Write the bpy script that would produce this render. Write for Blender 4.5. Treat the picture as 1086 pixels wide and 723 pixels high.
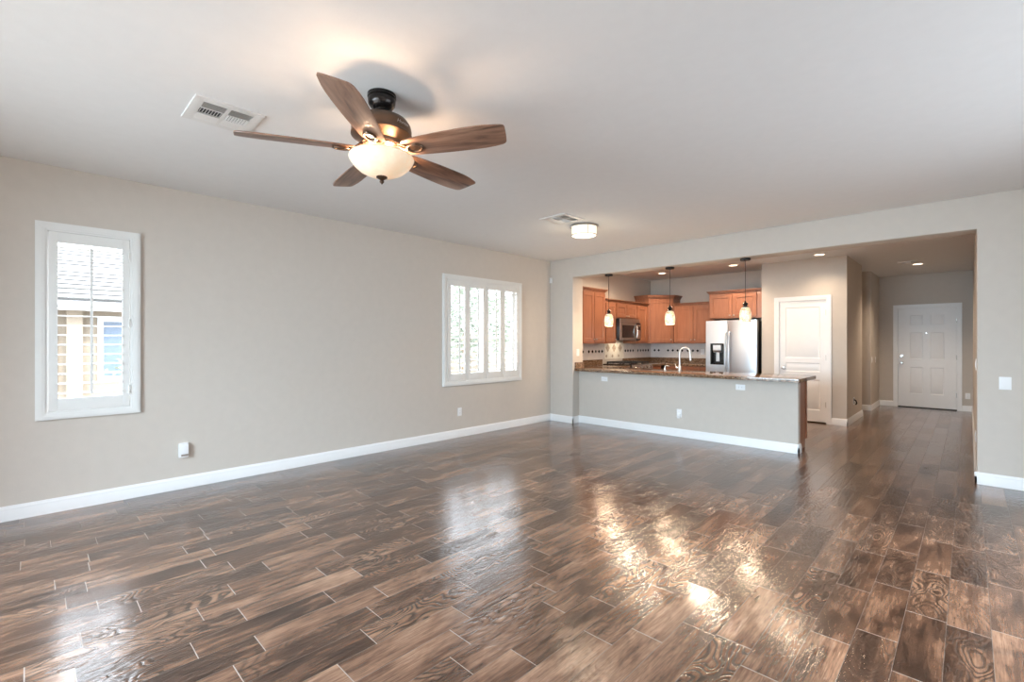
import bpy, bmesh, math, random
from mathutils import Vector, Matrix
R = math.radians
PI = math.pi
sc = bpy.context.scene
for o in list(bpy.data.objects):
    bpy.data.objects.remove(o, do_unlink=True)
COL = sc.collection

# ------------------------------------------------------------------ camera
cam_d = bpy.data.cameras.new('camera')
cam = bpy.data.objects.new('camera', cam_d); COL.objects.link(cam)
cam_d.sensor_width = 36.0
cam_d.lens = 498.5 / 1086 * 36.0
cam_d.shift_y = 1.22 / 1086
cam_d.clip_start = 0.02
cam.location = (5.208, 0.0, 1.35)
cam.rotation_euler = (R(90), 0, 0.7714)
sc.camera = cam

# ------------------------------------------------------------------ view, world, daylight
sc.view_settings.view_transform = 'Standard'
sc.view_settings.look = 'None'
sc.view_settings.gamma = 1.0
sc.view_settings.use_curve_mapping = False
sc.view_settings.exposure = 0.0
sc.cycles.max_bounces = 10
sc.cycles.diffuse_bounces = 6
sc.cycles.glossy_bounces = 4
sc.cycles.transparent_max_bounces = 12
sc.cycles.sample_clamp_indirect = 6.0
sc.cycles.caustics_reflective = False
sc.cycles.caustics_refractive = False

SKY_STRENGTH = 4.2
SUN_STRENGTH = 4.0
ADDED_DOOR_W = 1180.0          # added lamp for daylight at an invented patio door behind the camera
ADDED_WIN_W = 60.0          # added lamp for daylight at an invented window on the right, out of frame
FAN_W = 9.0
CAN_W = 34.0
PENDANT_GLOW = 0.9

world = bpy.data.worlds.new('world'); sc.world = world
world.use_nodes = True
wn = world.node_tree.nodes; wl = world.node_tree.links
wn.clear()
wo = wn.new('ShaderNodeOutputWorld'); wb = wn.new('ShaderNodeBackground')
wb.inputs['Color'].default_value = (0.86, 0.91, 1.0, 1)
wb.inputs['Strength'].default_value = SKY_STRENGTH
wc = wn.new('ShaderNodeTexCoord'); ws = wn.new('ShaderNodeSeparateXYZ'); wm = wn.new('ShaderNodeMapRange')
wm.interpolation_type = 'SMOOTHSTEP'
wm.inputs['From Min'].default_value = 0.18; wm.inputs['From Max'].default_value = 0.42
wm.inputs['To Min'].default_value = SKY_STRENGTH; wm.inputs['To Max'].default_value = SKY_STRENGTH * 3.2
wl.new(wc.outputs['Generated'], ws.inputs[0]); wl.new(ws.outputs[2], wm.inputs['Value']); wl.new(wm.outputs[0], wb.inputs['Strength'])
wl.new(wb.outputs[0], wo.inputs[0])

def light(name, kind, loc, rot, energy, color, **kw):
    d = bpy.data.lights.new(name, kind)
    d.energy = energy; d.color = color
    for k, v in kw.items(): setattr(d, k, v)
    o = bpy.data.objects.new(name, d); COL.objects.link(o)
    o.location = loc; o.rotation_euler = rot
    return o
light('sun', 'SUN', (0, 0, 20), (0, R(42), R(14)), SUN_STRENGTH, (1.0, 0.95, 0.87), angle=R(0.6))
light('added_patio_daylight', 'AREA', (3.0, -4.6, 2.3), (R(77), 0, 0), ADDED_DOOR_W, (0.66, 0.845, 1.0),
      shape='RECTANGLE', size=4.0, size_y=3.0)  # added area lamp standing in for daylight from behind the camera

light('added_side_daylight', 'AREA', (7.3, 3.3, 1.8), (0, R(66), 0), ADDED_WIN_W, (0.77, 0.885, 1.0), shape='RECTANGLE', size=1.7, size_y=3.2)  # added area lamp, brightens the room from an unseen side

# ------------------------------------------------------------------ materials
MATS = {}
def base_mat(name):
    m = bpy.data.materials.new(name); m.use_nodes = True
    nt = m.node_tree
    b = nt.nodes.get('Principled BSDF')
    MATS[name] = m
    return m, nt, b
def N(nt, t, **kw):
    n = nt.nodes.new(t)
    for k, v in kw.items():
        if k in n.inputs: n.inputs[k].default_value = v
        else: setattr(n, k, v)
    return n
def math_n(nt, op, a, b=None, c=None):
    n = nt.nodes.new('ShaderNodeMath'); n.operation = op
    for i, v in enumerate((a, b, c)):
        if v is None: continue
        if isinstance(v, (int, float)): n.inputs[i].default_value = v
        else: nt.links.new(v, n.inputs[i])
    return n.outputs[0]
def ramp(nt, fac, stops):
    n = nt.nodes.new('ShaderNodeValToRGB')
    cr = n.color_ramp
    while len(cr.elements) < len(stops): cr.elements.new(0.5)
    for e, (p, c) in zip(cr.elements, stops):
        e.position = p; e.color = (*c, 1)
    nt.links.new(fac, n.inputs[0])
    return n.outputs[0]
def pm(name, col, rough=0.5, metal=0.0, var=0.06, vscale=12.0, bump=0.0, bscale=120.0, stretch=(1, 1, 1), spec=0.5, coat=0.0):
    m, nt, b = base_mat(name)
    g = N(nt, 'ShaderNodeNewGeometry')
    mp = N(nt, 'ShaderNodeMapping'); mp.inputs['Scale'].default_value = stretch
    nt.links.new(g.outputs['Position'], mp.inputs['Vector'])
    n = N(nt, 'ShaderNodeTexNoise', Scale=vscale, Detail=3.0)
    nt.links.new(mp.outputs[0], n.inputs['Vector'])
    lo = tuple(max(0, c * (1 - var)) for c in col); hi = tuple(min(1, c * (1 + var)) for c in col)
    nt.links.new(ramp(nt, n.outputs['Fac'], [(0.3, lo), (0.7, hi)]), b.inputs['Base Color'])
    b.inputs['Roughness'].default_value = rough
    b.inputs['Metallic'].default_value = metal
    b.inputs['Specular IOR Level'].default_value = spec
    if coat: b.inputs['Coat Weight'].default_value = coat; b.inputs['Coat Roughness'].default_value = 0.1
    if bump:
        n2 = N(nt, 'ShaderNodeTexNoise', Scale=bscale, Detail=2.0)
        nt.links.new(mp.outputs[0], n2.inputs['Vector'])
        bp = N(nt, 'ShaderNodeBump', Strength=bump, Distance=0.003)
        nt.links.new(n2.outputs['Fac'], bp.inputs['Height']); nt.links.new(bp.outputs[0], b.inputs['Normal'])
    return m
def emis(name, col, strength, base=(0.8, 0.8, 0.8), rough=0.4):
    m = pm(name, base, rough)
    b = m.node_tree.nodes.get('Principled BSDF')
    b.inputs['Emission Color'].default_value = (*col, 1)
    b.inputs['Emission Strength'].default_value = strength
    return m

M_wall = pm('greige_paint', (0.58, 0.53, 0.475), 0.85, var=0.015, bump=0.12, bscale=90, spec=0.25)
M_ceil = pm('ceiling_paint', (0.78, 0.78, 0.775), 0.9, var=0.01, bump=0.1, bscale=90, spec=0.2)
M_white = pm('white_trim_paint', (0.80, 0.80, 0.80), 0.38, var=0.01)
M_shut = pm('white_shutter_paint', (0.76, 0.76, 0.74), 0.42, var=0.01)
M_plate = pm('white_plastic', (0.82, 0.82, 0.82), 0.35, var=0.01)
M_slot = pm('dark_slot', (0.03, 0.03, 0.03), 0.6)
M_black = pm('black_metal', (0.018, 0.016, 0.015), 0.4, metal=0.4)
M_blackgloss = pm('black_gloss', (0.012, 0.012, 0.013), 0.15)
M_iron = pm('black_cast_iron', (0.02, 0.02, 0.02), 0.55)
M_rubber = pm('black_rubber', (0.015, 0.014, 0.013), 0.7)
M_chrome = pm('chrome', (0.80, 0.80, 0.80), 0.15, metal=1.0, var=0.01)
M_nickel = pm('brushed_nickel', (0.52, 0.49, 0.46), 0.3, metal=1.0, var=0.02)
M_steel = pm('stainless_steel', (0.62, 0.66, 0.71), 0.34, metal=0.92, var=0.03, vscale=3, stretch=(60, 60, 1))
M_dsteel = pm('dark_stainless', (0.40, 0.35, 0.31), 0.34, metal=0.9, var=0.05)
M_bronze = pm('dark_bronze', (0.15, 0.095, 0.065), 0.36, metal=0.85, var=0.1)
M_bronze_black = pm('oil_rubbed_bronze', (0.035, 0.030, 0.028), 0.25, metal=0.8, var=0.1)
M_maple = pm('stained_maple', (0.30, 0.118, 0.060), 0.38, var=0.14, vscale=4, stretch=(6, 6, 0.7), coat=0.15)
M_maple_d = pm('stained_maple_edge', (0.25, 0.098, 0.048), 0.4, var=0.14, vscale=4, stretch=(4, 4, 1))
M_tile = pm('white_tile', (0.66, 0.62, 0.60), 0.25, var=0.05, vscale=9)
M_dot = pm('black_accent_tile', (0.02, 0.017, 0.016), 0.2)
M_creamtile = pm('cream_tile', (0.76, 0.71, 0.64), 0.3, var=0.06)
M_tantile = pm('tan_marble_tile', (0.42, 0.33, 0.26), 0.3, var=0.35, vscale=40)
M_vent = pm('vent_paint', (0.72, 0.71, 0.69), 0.45, var=0.01)
M_ventdark = pm('duct_dark', (0.05, 0.05, 0.055), 0.8)
M_stucco = pm('beige_stucco', (0.27, 0.225, 0.175), 0.9, var=0.05, bump=0.3, bscale=40)
M_fascia = pm('white_fascia', (0.55, 0.55, 0.56), 0.6)
M_rooftile = pm('clay_roof_tile', (0.17, 0.16, 0.155), 0.85, var=0.25, vscale=5)
M_extglass = pm('bluish_window', (0.10, 0.14, 0.20), 0.35, spec=0.8)
M_gravel = pm('gravel_ground', (0.34, 0.31, 0.28), 0.95, var=0.2, vscale=30)
M_leaf = pm('leaves', (0.27, 0.31, 0.25), 0.6, var=0.4, vscale=6)
M_stem = pm('bark', (0.25, 0.17, 0.11), 0.9, var=0.2)
M_lens = emis('lamp_lens', (1.0, 0.78, 0.55), 5.0)
M_drumshade = emis('linen_shade', (1.0, 0.90, 0.70), 0.95, base=(0.75, 0.70, 0.60), rough=0.8)
M_drumlens = emis('drum_diffuser', (1.0, 0.93, 0.78), 1.5)

def glass_mat():
    m, nt, b = base_mat('window_glass')
    nt.nodes.remove(b)
    out = nt.nodes.get('Material Output')
    t = N(nt, 'ShaderNodeBsdfTransparent'); t.inputs[0].default_value = (0.96, 0.98, 0.98, 1)
    g = N(nt, 'ShaderNodeBsdfGlossy', Roughness=0.02)
    lw = N(nt, 'ShaderNodeLayerWeight', Blend=0.5)
    fac = math_n(nt, 'MULTIPLY_ADD', math_n(nt, 'POWER', lw.outputs['Facing'], 4.0), 0.5, 0.02)
    mx = N(nt, 'ShaderNodeMixShader')
    nt.links.new(fac, mx.inputs[0]); nt.links.new(t.outputs[0], mx.inputs[1]); nt.links.new(g.outputs[0], mx.inputs[2])
    nt.links.new(mx.outputs[0], out.inputs[0])
    return m
M_glass = glass_mat()

def floor_mat():
    m, nt, b = base_mat('wood_look_plank_tile')
    L = nt.links
    g = N(nt, 'ShaderNodeNewGeometry'); s = N(nt, 'ShaderNodeSeparateXYZ')
    L.new(g.outputs['Position'], s.inputs[0])
    X, Y = s.outputs[0], s.outputs[1]
    W, LEN = 0.152, 0.606
    mul = lambda p, q: math_n(nt, 'MULTIPLY', p, q)
    add = lambda p, q: math_n(nt, 'ADD', p, q)
    def noise(sx, sy, off, **kw):
        c = N(nt, 'ShaderNodeCombineXYZ')
        L.new(mul(X, sx), c.inputs[0]); L.new(mul(Y, sy), c.inputs[1]); L.new(off, c.inputs[2])
        n = N(nt, 'ShaderNodeTexNoise', Scale=1.0, **kw); L.new(c.outputs[0], n.inputs['Vector'])
        return n.outputs['Fac']
    u = math_n(nt, 'DIVIDE', add(X, 0.037), W)
    row = math_n(nt, 'FLOOR', u)
    wn1 = N(nt, 'ShaderNodeTexWhiteNoise', noise_dimensions='1D'); L.new(row, wn1.inputs['W'])
    v = add(math_n(nt, 'DIVIDE', Y, LEN), mul(wn1.outputs['Value'], 7.0))
    colm = math_n(nt, 'FLOOR', v)
    idv = N(nt, 'ShaderNodeCombineXYZ'); L.new(row, idv.inputs[0]); L.new(colm, idv.inputs[1])
    wn2 = N(nt, 'ShaderNodeTexWhiteNoise', noise_dimensions='2D'); L.new(idv.outputs[0], wn2.inputs['Vector'])
    rnd = wn2.outputs['Value']
    sepc = N(nt, 'ShaderNodeSeparateColor'); L.new(wn2.outputs['Color'], sepc.inputs[0])
    r2, r3 = sepc.outputs[1], sepc.outputs[2]
    fu = math_n(nt, 'FRACT', u); fv = math_n(nt, 'FRACT', v)
    du = mul(math_n(nt, 'MINIMUM', fu, math_n(nt, 'SUBTRACT', 1.0, fu)), W)
    dv = mul(math_n(nt, 'MINIMUM', fv, math_n(nt, 'SUBTRACT', 1.0, fv)), LEN)
    g_long = math_n(nt, 'LESS_THAN', du, 0.0010); g_end = math_n(nt, 'LESS_THAN', dv, 0.0020)
    grout = math_n(nt, 'MAXIMUM', g_long, g_end)
    off = mul(rnd, 60.0)
    n_big = noise(7.0, 2.6, off, Detail=1.5, Roughness=0.45, Distortion=0.35)
    n_streak = noise(55.0, 3.4, off, Detail=4.0, Roughness=0.65)
    n_fine = noise(240.0, 12.0, off, Detail=3.0, Roughness=0.6)
    n_blot = noise(11.0, 3.0, off, Detail=4.0, Roughness=0.55, Distortion=0.4)
    n_scrape = noise(48.0, 15.0, off, Detail=1.5, Distortion=0.8)
    rings = math_n(nt, 'SINE', mul(n_big, 112.0))
    rings = math_n(nt, 'POWER', math_n(nt, 'MULTIPLY_ADD', rings, 0.5, 0.5), 1.8)
    ringy = math_n(nt, 'SMOOTH_MIN', mul(math_n(nt, 'MAXIMUM', math_n(nt, 'SUBTRACT', r2, 0.42), 0.0), 2.6), 1.0, 0.1)
    # smooth threshold of the blotch keeps the figure to part of the plank
    patch = math_n(nt, 'MINIMUM', mul(math_n(nt, 'MAXIMUM', math_n(nt, 'SUBTRACT', n_blot, 0.30), 0.0), 6.0), 1.0)
    amt = mul(mul(ringy, patch), 0.92)
    tone = add(mul(rnd, 0.34), add(mul(n_blot, 1.25), mul(n_streak, 0.60)))
    tone = math_n(nt, 'SUBTRACT', tone, 0.69)
    c = ramp(nt, tone, [(0.10, (0.030, 0.0145, 0.009)), (0.36, (0.105, 0.052, 0.031)), (0.60, (0.225, 0.122, 0.075)), (0.92, (0.38, 0.228, 0.148))])
    mx = N(nt, 'ShaderNodeMix', data_type='RGBA')
    L.new(mul(rings, amt), mx.inputs[0]); L.new(c, mx.inputs[6]); mx.inputs[7].default_value = (0.028, 0.015, 0.010, 1)
    fg = N(nt, 'ShaderNodeMix', data_type='RGBA', blend_type='MULTIPLY'); fg.inputs[0].default_value = 1.0
    L.new(mx.outputs[2], fg.inputs[6]); L.new(ramp(nt, n_fine, [(0.30, (0.62, 0.62, 0.62)), (0.60, (1.08, 1.08, 1.08))]), fg.inputs[7])
    mg = N(nt, 'ShaderNodeMix', data_type='RGBA')
    L.new(grout, mg.inputs[0]); L.new(fg.outputs[2], mg.inputs[6]); L.new(ramp(nt, g_end, [(0.0, (0.105, 0.080, 0.064)), (1.0, (0.27, 0.215, 0.18))]), mg.inputs[7])
    L.new(mg.outputs[2], b.inputs['Base Color'])
    ro = math_n(nt, 'MULTIPLY_ADD', n_streak, 0.08, math_n(nt, 'MULTIPLY_ADD', r3, 0.08, 0.11))
    L.new(math_n(nt, 'MAXIMUM', ro, mul(grout, 0.6)), b.inputs['Roughness'])
    b.inputs['Specular IOR Level'].default_value = 0.6
    b.inputs['Coat Weight'].default_value = 0.45; b.inputs['Coat Roughness'].default_value = 0.15
    hgt = add(mul(n_streak, 0.5), mul(mul(rings, amt), -0.30))
    hgt = add(hgt, mul(n_scrape, math_n(nt, 'MULTIPLY_ADD', r2, 0.9, 0.25)))
    hgt = math_n(nt, 'SUBTRACT', hgt, mul(grout, 0.8))
    bp = N(nt, 'ShaderNodeBump', Strength=0.75, Distance=0.003); L.new(hgt, bp.inputs['Height']); L.new(bp.outputs[0], b.inputs['Normal']); L.new(bp.outputs[0], b.inputs['Coat Normal'])
    return m
M_floor = floor_mat()

def granite_mat():
    m, nt, b = base_mat('brown_granite')
    g = N(nt, 'ShaderNodeNewGeometry')
    n = N(nt, 'ShaderNodeTexNoise', Scale=55.0, Detail=5.0, Roughness=0.7); nt.links.new(g.outputs['Position'], n.inputs['Vector'])
    v = N(nt, 'ShaderNodeTexVoronoi', Scale=95.0); nt.links.new(g.outputs['Position'], v.inputs['Vector'])
    sp = N(nt, 'ShaderNodeSeparateColor'); nt.links.new(v.outputs['Color'], sp.inputs[0])
    f = math_n(nt, 'MULTIPLY_ADD', sp.outputs[0], 0.45, math_n(nt, 'MULTIPLY_ADD', n.outputs['Fac'], 0.9, -0.17))
    nt.links.new(ramp(nt, f, [(0.18, (0.012, 0.009, 0.008)), (0.38, (0.10, 0.055, 0.032)), (0.6, (0.26, 0.155, 0.09)), (0.9, (0.50, 0.38, 0.27))]), b.inputs['Base Color'])
    b.inputs['Roughness'].default_value = 0.09
    return m
M_granite = granite_mat()

def blade_mat():
    m, nt, b = base_mat('walnut_fan_blade')
    tc = N(nt, 'ShaderNodeTexCoord')
    mp = N(nt, 'ShaderNodeMapping'); mp.inputs['Scale'].default_value = (2.2, 16, 16)
    nt.links.new(tc.outputs['Object'], mp.inputs[0])
    oi = N(nt, 'ShaderNodeObjectInfo')
    ad = N(nt, 'ShaderNodeVectorMath', operation='ADD'); nt.links.new(mp.outputs[0], ad.inputs[0])
    cx = N(nt, 'ShaderNodeCombineXYZ'); nt.links.new(math_n(nt, 'MULTIPLY', oi.outputs['Random'], 40.0), cx.inputs[2])
    nt.links.new(cx.outputs[0], ad.inputs[1])
    n = N(nt, 'ShaderNodeTexNoise', Scale=1.3, Detail=5.0, Roughness=0.6, Distortion=0.5); nt.links.new(ad.outputs[0], n.inputs['Vector'])
    nt.links.new(ramp(nt, n.outputs['Fac'], [(0.30, (0.06, 0.032, 0.022)), (0.45, (0.20, 0.105, 0.068)), (0.70, (0.36, 0.21, 0.14))]), b.inputs['Base Color'])
    b.inputs['Roughness'].default_value = 0.32
    return m
M_blade = blade_mat()

def bowl_mat():
    m, nt, b = base_mat('alabaster_glass')
    g = N(nt, 'ShaderNodeNewGeometry')
    n = N(nt, 'ShaderNodeTexNoise', Scale=14.0, Detail=3.0, Distortion=1.5); nt.links.new(g.outputs['Position'], n.inputs['Vector'])
    c = ramp(nt, n.outputs['Fac'], [(0.3, (0.95, 0.66, 0.36)), (0.7, (1.0, 0.86, 0.62))])
    nt.links.new(c, b.inputs['Emission Color'])
    b.inputs['Base Color'].default_value = (0.82, 0.72, 0.58, 1)
    b.inputs['Emission Strength'].default_value = 0.34
    b.inputs['Roughness'].default_value = 0.25
    tr = N(nt, 'ShaderNodeBsdfTranslucent'); tr.inputs[0].default_value = (1.0, 0.78, 0.52, 1)
    mx = N(nt, 'ShaderNodeMixShader'); mx.inputs[0].default_value = 0.06
    nt.links.new(b.outputs[0], mx.inputs[1]); nt.links.new(tr.outputs[0], mx.inputs[2])
    nt.links.new(mx.outputs[0], nt.nodes.get('Material Output').inputs[0])
    return m
M_bowl = bowl_mat()
M_bulb = emis('warm_bulb', (1.0, 0.86, 0.6), 5.0)

def pend_mat():
    m, nt, b = base_mat('crackled_mosaic_glass')
    tc = N(nt, 'ShaderNodeTexCoord')
    v = N(nt, 'ShaderNodeTexVoronoi', Scale=34.0, feature='DISTANCE_TO_EDGE'); nt.links.new(tc.outputs['Object'], v.inputs['Vector'])
    v2 = N(nt, 'ShaderNodeTexVoronoi', Scale=34.0); nt.links.new(tc.outputs['Object'], v2.inputs['Vector'])
    sp = N(nt, 'ShaderNodeSeparateColor'); nt.links.new(v2.outputs['Color'], sp.inputs[0])
    c = ramp(nt, sp.outputs[0], [(0.0, (0.95, 0.72, 0.42)), (0.5, (1.0, 0.86, 0.62)), (1.0, (1.0, 0.95, 0.82))])
    e = math_n(nt, 'GREATER_THAN', v.outputs['Distance'], 0.035)
    mx = N(nt, 'ShaderNodeMix', data_type='RGBA'); nt.links.new(e, mx.inputs[0])
    mx.inputs[6].default_value = (0.42, 0.25, 0.12, 1); nt.links.new(c, mx.inputs[7])
    nt.links.new(mx.outputs[2], b.inputs['Emission Color']); nt.links.new(mx.outputs[2], b.inputs['Base Color'])
    b.inputs['Emission Strength'].default_value = PENDANT_GLOW * 0.5
    b.inputs['Roughness'].default_value = 0.25
    return m
M_pend = pend_mat()

# ------------------------------------------------------------------ mesh helpers
class MB:
    def __init__(s): s.bm = bmesh.new()
    def face(s, vs, mi=0):
        try:
            f = s.bm.faces.new(vs); f.material_index = mi; return f
        except ValueError: return None
    def box(s, x0, x1, y0, y1, z0, z1, mi=0):
        v = [s.bm.verts.new((x, y, z)) for x in (x0, x1) for y in (y0, y1) for z in (z0, z1)]
        for q in ((0, 1, 3, 2), (4, 6, 7, 5), (0, 4, 5, 1), (2, 3, 7, 6), (0, 2, 6, 4), (1, 5, 7, 3)):
            s.face([v[i] for i in q], mi)
        return v
    def obox(s, c, size, rot, mi=0):
        v = s.box(-size[0]/2, size[0]/2, -size[1]/2, size[1]/2, -size[2]/2, size[2]/2, mi)
        mt = Matrix.Translation(c) @ rot.to_4x4()
        for q in v: q.co = mt @ q.co
        return v
    def prism(s, pts, axis, a0, a1, mi=0):
        def P(p, a):
            if axis == 'x': return (a, p[0], p[1])
            if axis == 'y': return (p[0], a, p[1])
            return (p[0], p[1], a)
        lo = [s.bm.verts.new(P(p, a0)) for p in pts]; hi = [s.bm.verts.new(P(p, a1)) for p in pts]
        n = len(pts)
        s.face(lo[::-1], mi); s.face(hi, mi)
        for i in range(n):
            j = (i + 1) % n
            s.face([lo[i], lo[j], hi[j], hi[i]], mi)
        return lo + hi
    def lathe(s, prof, c=(0, 0, 0), segs=32, mi=0, cap=True, axis='z'):
        rings = []
        for r, z in prof:
            if r < 1e-6:
                rings.append([s.bm.verts.new((0, 0, z))])
            else:
                rings.append([s.bm.verts.new((r*math.cos(2*PI*k/segs), r*math.sin(2*PI*k/segs), z)) for k in range(segs)])
        for a, b in zip(rings, rings[1:]):
            for k in range(segs):
                k2 = (k + 1) % segs
                if len(a) == 1 and len(b) == 1: continue
                if len(a) == 1: s.face([a[0], b[k], b[k2]], mi)
                elif len(b) == 1: s.face([a[k], a[k2], b[0]], mi)
                else: s.face([a[k], a[k2], b[k2], b[k]], mi)
        if cap:
            for rg in (rings[0], rings[-1]):
                if len(rg) > 1: s.face(rg, mi)
        vs = [v for rg in rings for v in rg]
        if axis == 'y':     # the lathe axis z turned to point to -y
            for v in vs: v.co = Vector((v.co.x, -v.co.z, v.co.y))
        if axis == 'x':
            for v in vs: v.co = Vector((v.co.z, v.co.x, v.co.y))
        for v in vs: v.co += Vector(c)
        return vs
    def tube(s, path, r, segs=10, mi=0):
        path = [Vector(p) for p in path]
        rr = r if isinstance(r, (list, tuple)) else [r] * len(path)
        prev = None; rings = []
        for i, p in enumerate(path):
            d = (path[min(i+1, len(path)-1)] - path[max(i-1, 0)]).normalized()
            if prev is None:
                a = Vector((0, 0, 1)) if abs(d.z) < 0.9 else Vector((1, 0, 0))
                prev = d.cross(a).normalized()
            n1 = (prev - d * prev.dot(d)).normalized(); n2 = d.cross(n1); prev = n1
            rings.append([s.bm.verts.new(p + (n1*math.cos(2*PI*k/segs) + n2*math.sin(2*PI*k/segs)) * rr[i]) for k in range(segs)])
        for a, b in zip(rings, rings[1:]):
            for k in range(segs): s.face([a[k], a[(k+1) % segs], b[(k+1) % segs], b[k]], mi)
        s.face(rings[0], mi); s.face(rings[-1], mi)
    def panel(s, w, h, t, panels, steps, mi=0, x0=0.0, z0=0.0, y0=0.0):
        """a slab whose front (facing -y) carries inset panels; steps = [(thickness, depth), ...]"""
        xs = sorted({0.0, w} | {p for q in panels for p in q[:2]}); zs = sorted({0.0, h} | {p for q in panels for p in q[2:]})
        g = [[s.bm.verts.new((x0 + x, y0, z0 + z)) for z in zs] for x in xs]
        cells = {}
        allf = []
        for i in range(len(xs) - 1):
            for j in range(len(zs) - 1):
                f = s.face([g[i][j], g[i+1][j], g[i+1][j+1], g[i][j+1]], mi); allf.append(f)
                cx, cz = (xs[i] + xs[i+1]) / 2, (zs[j] + zs[j+1]) / 2
                for k, q in enumerate(panels):
                    if q[0] < cx < q[1] and q[2] < cz < q[3]: cells.setdefault(k, []).append(f)
        s.bm.normal_update()
        bl = [g[i][0] for i in range(len(xs))] + [g[-1][j] for j in range(1, len(zs))] + [g[i][-1] for i in range(len(xs)-2, -1, -1)] + [g[0][j] for j in range(len(zs)-2, 0, -1)]
        bk = [s.bm.verts.new((v.co.x, y0 + t, v.co.z)) for v in bl]
        n = len(bl)
        for i in range(n): s.face([bl[i], bk[i], bk[(i+1) % n], bl[(i+1) % n]], mi)
        s.face(bk[::-1], mi)
        s.bm.normal_update()
        for k, fs in cells.items():
            cur = fs
            for th, dp in steps:
                bmesh.ops.inset_region(s.bm, faces=cur, thickness=th, depth=dp, use_even_offset=True, use_boundary=True)
    def build(s, name, mats, parent=None, bevel=0.0, smooth=35, loc=None, rot=None, kind=None, recalc=True):
        bm = s.bm
        if recalc: bmesh.ops.recalc_face_normals(bm, faces=bm.faces)
        if bevel:
            es = [e for e in bm.edges if len(e.link_faces) == 2 and e.calc_face_angle(0) > R(40)]
            bmesh.ops.bevel(bm, geom=es, offset=bevel, segments=2, profile=0.7, affect='EDGES', clamp_overlap=True)
        for f in bm.faces: f.smooth = True
        for e in bm.edges:
            if len(e.link_faces) != 2 or e.calc_face_angle(0) > R(smooth): e.smooth = False
        me = bpy.data.meshes.new(name); bm.to_mesh(me); bm.free()
        for m in (mats if isinstance(mats, (list, tuple)) else [mats]): me.materials.append(m)
        o = bpy.data.objects.new(name, me); COL.objects.link(o)
        if parent: o.parent = parent
        if loc: o.location = loc
        if rot: o.rotation_euler = rot
        if kind: o['kind'] = kind
        return o

def tag(o, label, cat, group=None, kind=None):
    o['label'] = label; o['category'] = cat
    if group: o['group'] = group
    if kind: o['kind'] = kind
    return o
def thing(name, label, cat, loc=(0, 0, 0), rz=0.0, group=None):
    o = bpy.data.objects.new(name, None); COL.objects.link(o)
    o.empty_display_size = 0.05
    o.location = loc; o.rotation_euler = (0, 0, rz)
    return tag(o, label, cat, group)
def struct(name, mb, mats, label=None, cat=None, bevel=0.0, parent=None, **kw):
    o = mb.build(name, mats, parent, bevel, **kw)
    if not parent: o['kind'] = 'structure'
    if label: o['label'] = label; o['category'] = cat
    return o
def kids(o): return [c for c in bpy.data.objects if c.parent == o]
def dup(root, loc, label, rz=None):
    def cp(o, par):
        c = o.copy(); COL.objects.link(c)
        if par: c.parent = par
        for k in kids(o): cp(k, c)
        return c
    r = cp(root, None); r.location = loc; r['label'] = label
    if rz is not None: r.rotation_euler = (0, 0, rz)
    return r
FX = R(90)      # things on a wall that faces +x; their own -y looks into the room
FMX = R(-90)    # on a wall that faces -x

C = 2.748       # ceiling height
YF = 6.312      # living-room side of the far wall
HDR = 2.43      # underside of the header

# ------------------------------------------------------------------ the shell
b = MB(); b.box(-0.2, 6.8, -1.6, 12.95, -0.12, 0.0)
struct('floor', b, M_floor, 'dark brown wood-look plank tile floor with glossy finish', 'floor')
b = MB(); b.box(-0.2, 6.8, -1.6, 12.95, C, C + 0.14)
struct('ceiling', b, M_ceil, 'off white flat ceiling over living room, kitchen and hall', 'ceiling')

W1 = (0.095, 0.622, 0.79, 2.24)       # clear openings y0 y1 z0 z1
W2 = (4.04, 5.50, 0.80, 2.237)
b = MB()
b.box(-0.15, 0, -1.5, W1[0], 0, C); b.box(-0.15, 0, W1[1], W2[0], 0, C); b.box(-0.15, 0, W2[1], 10.02, 0, C)
for w in (W1, W2):
    b.box(-0.15, 0, w[0], w[1], 0, w[2]); b.box(-0.15, 0, w[0], w[1], w[3], C)
struct('wall_left', b, M_wall, 'long greige wall with two shuttered windows', 'wall')
# far wall: post, header and right-hand piece from one outline
b = MB(); b.prism([(-0.1, -0.06), (0.48, -0.06), (0.48, HDR), (5.262, HDR), (5.262, -0.06), (6.7, -0.06), (6.7, C + 0.06), (-0.1, C + 0.06)], 'y', YF, YF + 0.285)
struct('wall_far', b, M_wall, 'pale greige wall with wide opening to kitchen and hall', 'wall', bevel=0.016)
b = MB(); b.prism([(0.47, 0), (3.725, 0), (3.725, 0.866), (0.47, 0.866)], 'y', 6.49, 6.597)
struct('wall_peninsula', b, M_wall, 'low painted half wall under the granite peninsula', 'wall', bevel=0.012)
b = MB(); b.box(0, 2.66, 9.9, 10.02, 0, C)
struct('wall_kitchen', b, M_wall, 'greige back wall of the kitchen behind cabinets', 'wall')
PD = (2.815, 3.525, 2.06)
b = MB(); b.prism([(2.54, -0.05), (PD[0], -0.05), (PD[0], PD[2]), (PD[1], PD[2]), (PD[1], -0.05), (3.80, -0.05), (3.80, C + 0.05), (2.54, C + 0.05)], 'y', 9.17, 9.28)
b.box(2.54, 2.66, 9.28, 10.65, 0, C); b.box(3.68, 3.80, 9.28, 10.65, 0, C); b.box(2.66, 3.68, 10.53, 10.65, 0, C)
struct('wall_pantry', b, M_wall, 'greige boxed pantry walls between refrigerator and hall', 'wall')
b = MB(); b.box(2.3, 3.82, 11.56, 12.75, 0, C); b.box(2.3, 2.42, 10.65, 11.56, 0, C)
struct('wall_hall', b, M_wall, 'greige wall stub at the left of the entry hall', 'wall')
FD = (4.125, 5.045, 2.06)
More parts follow.
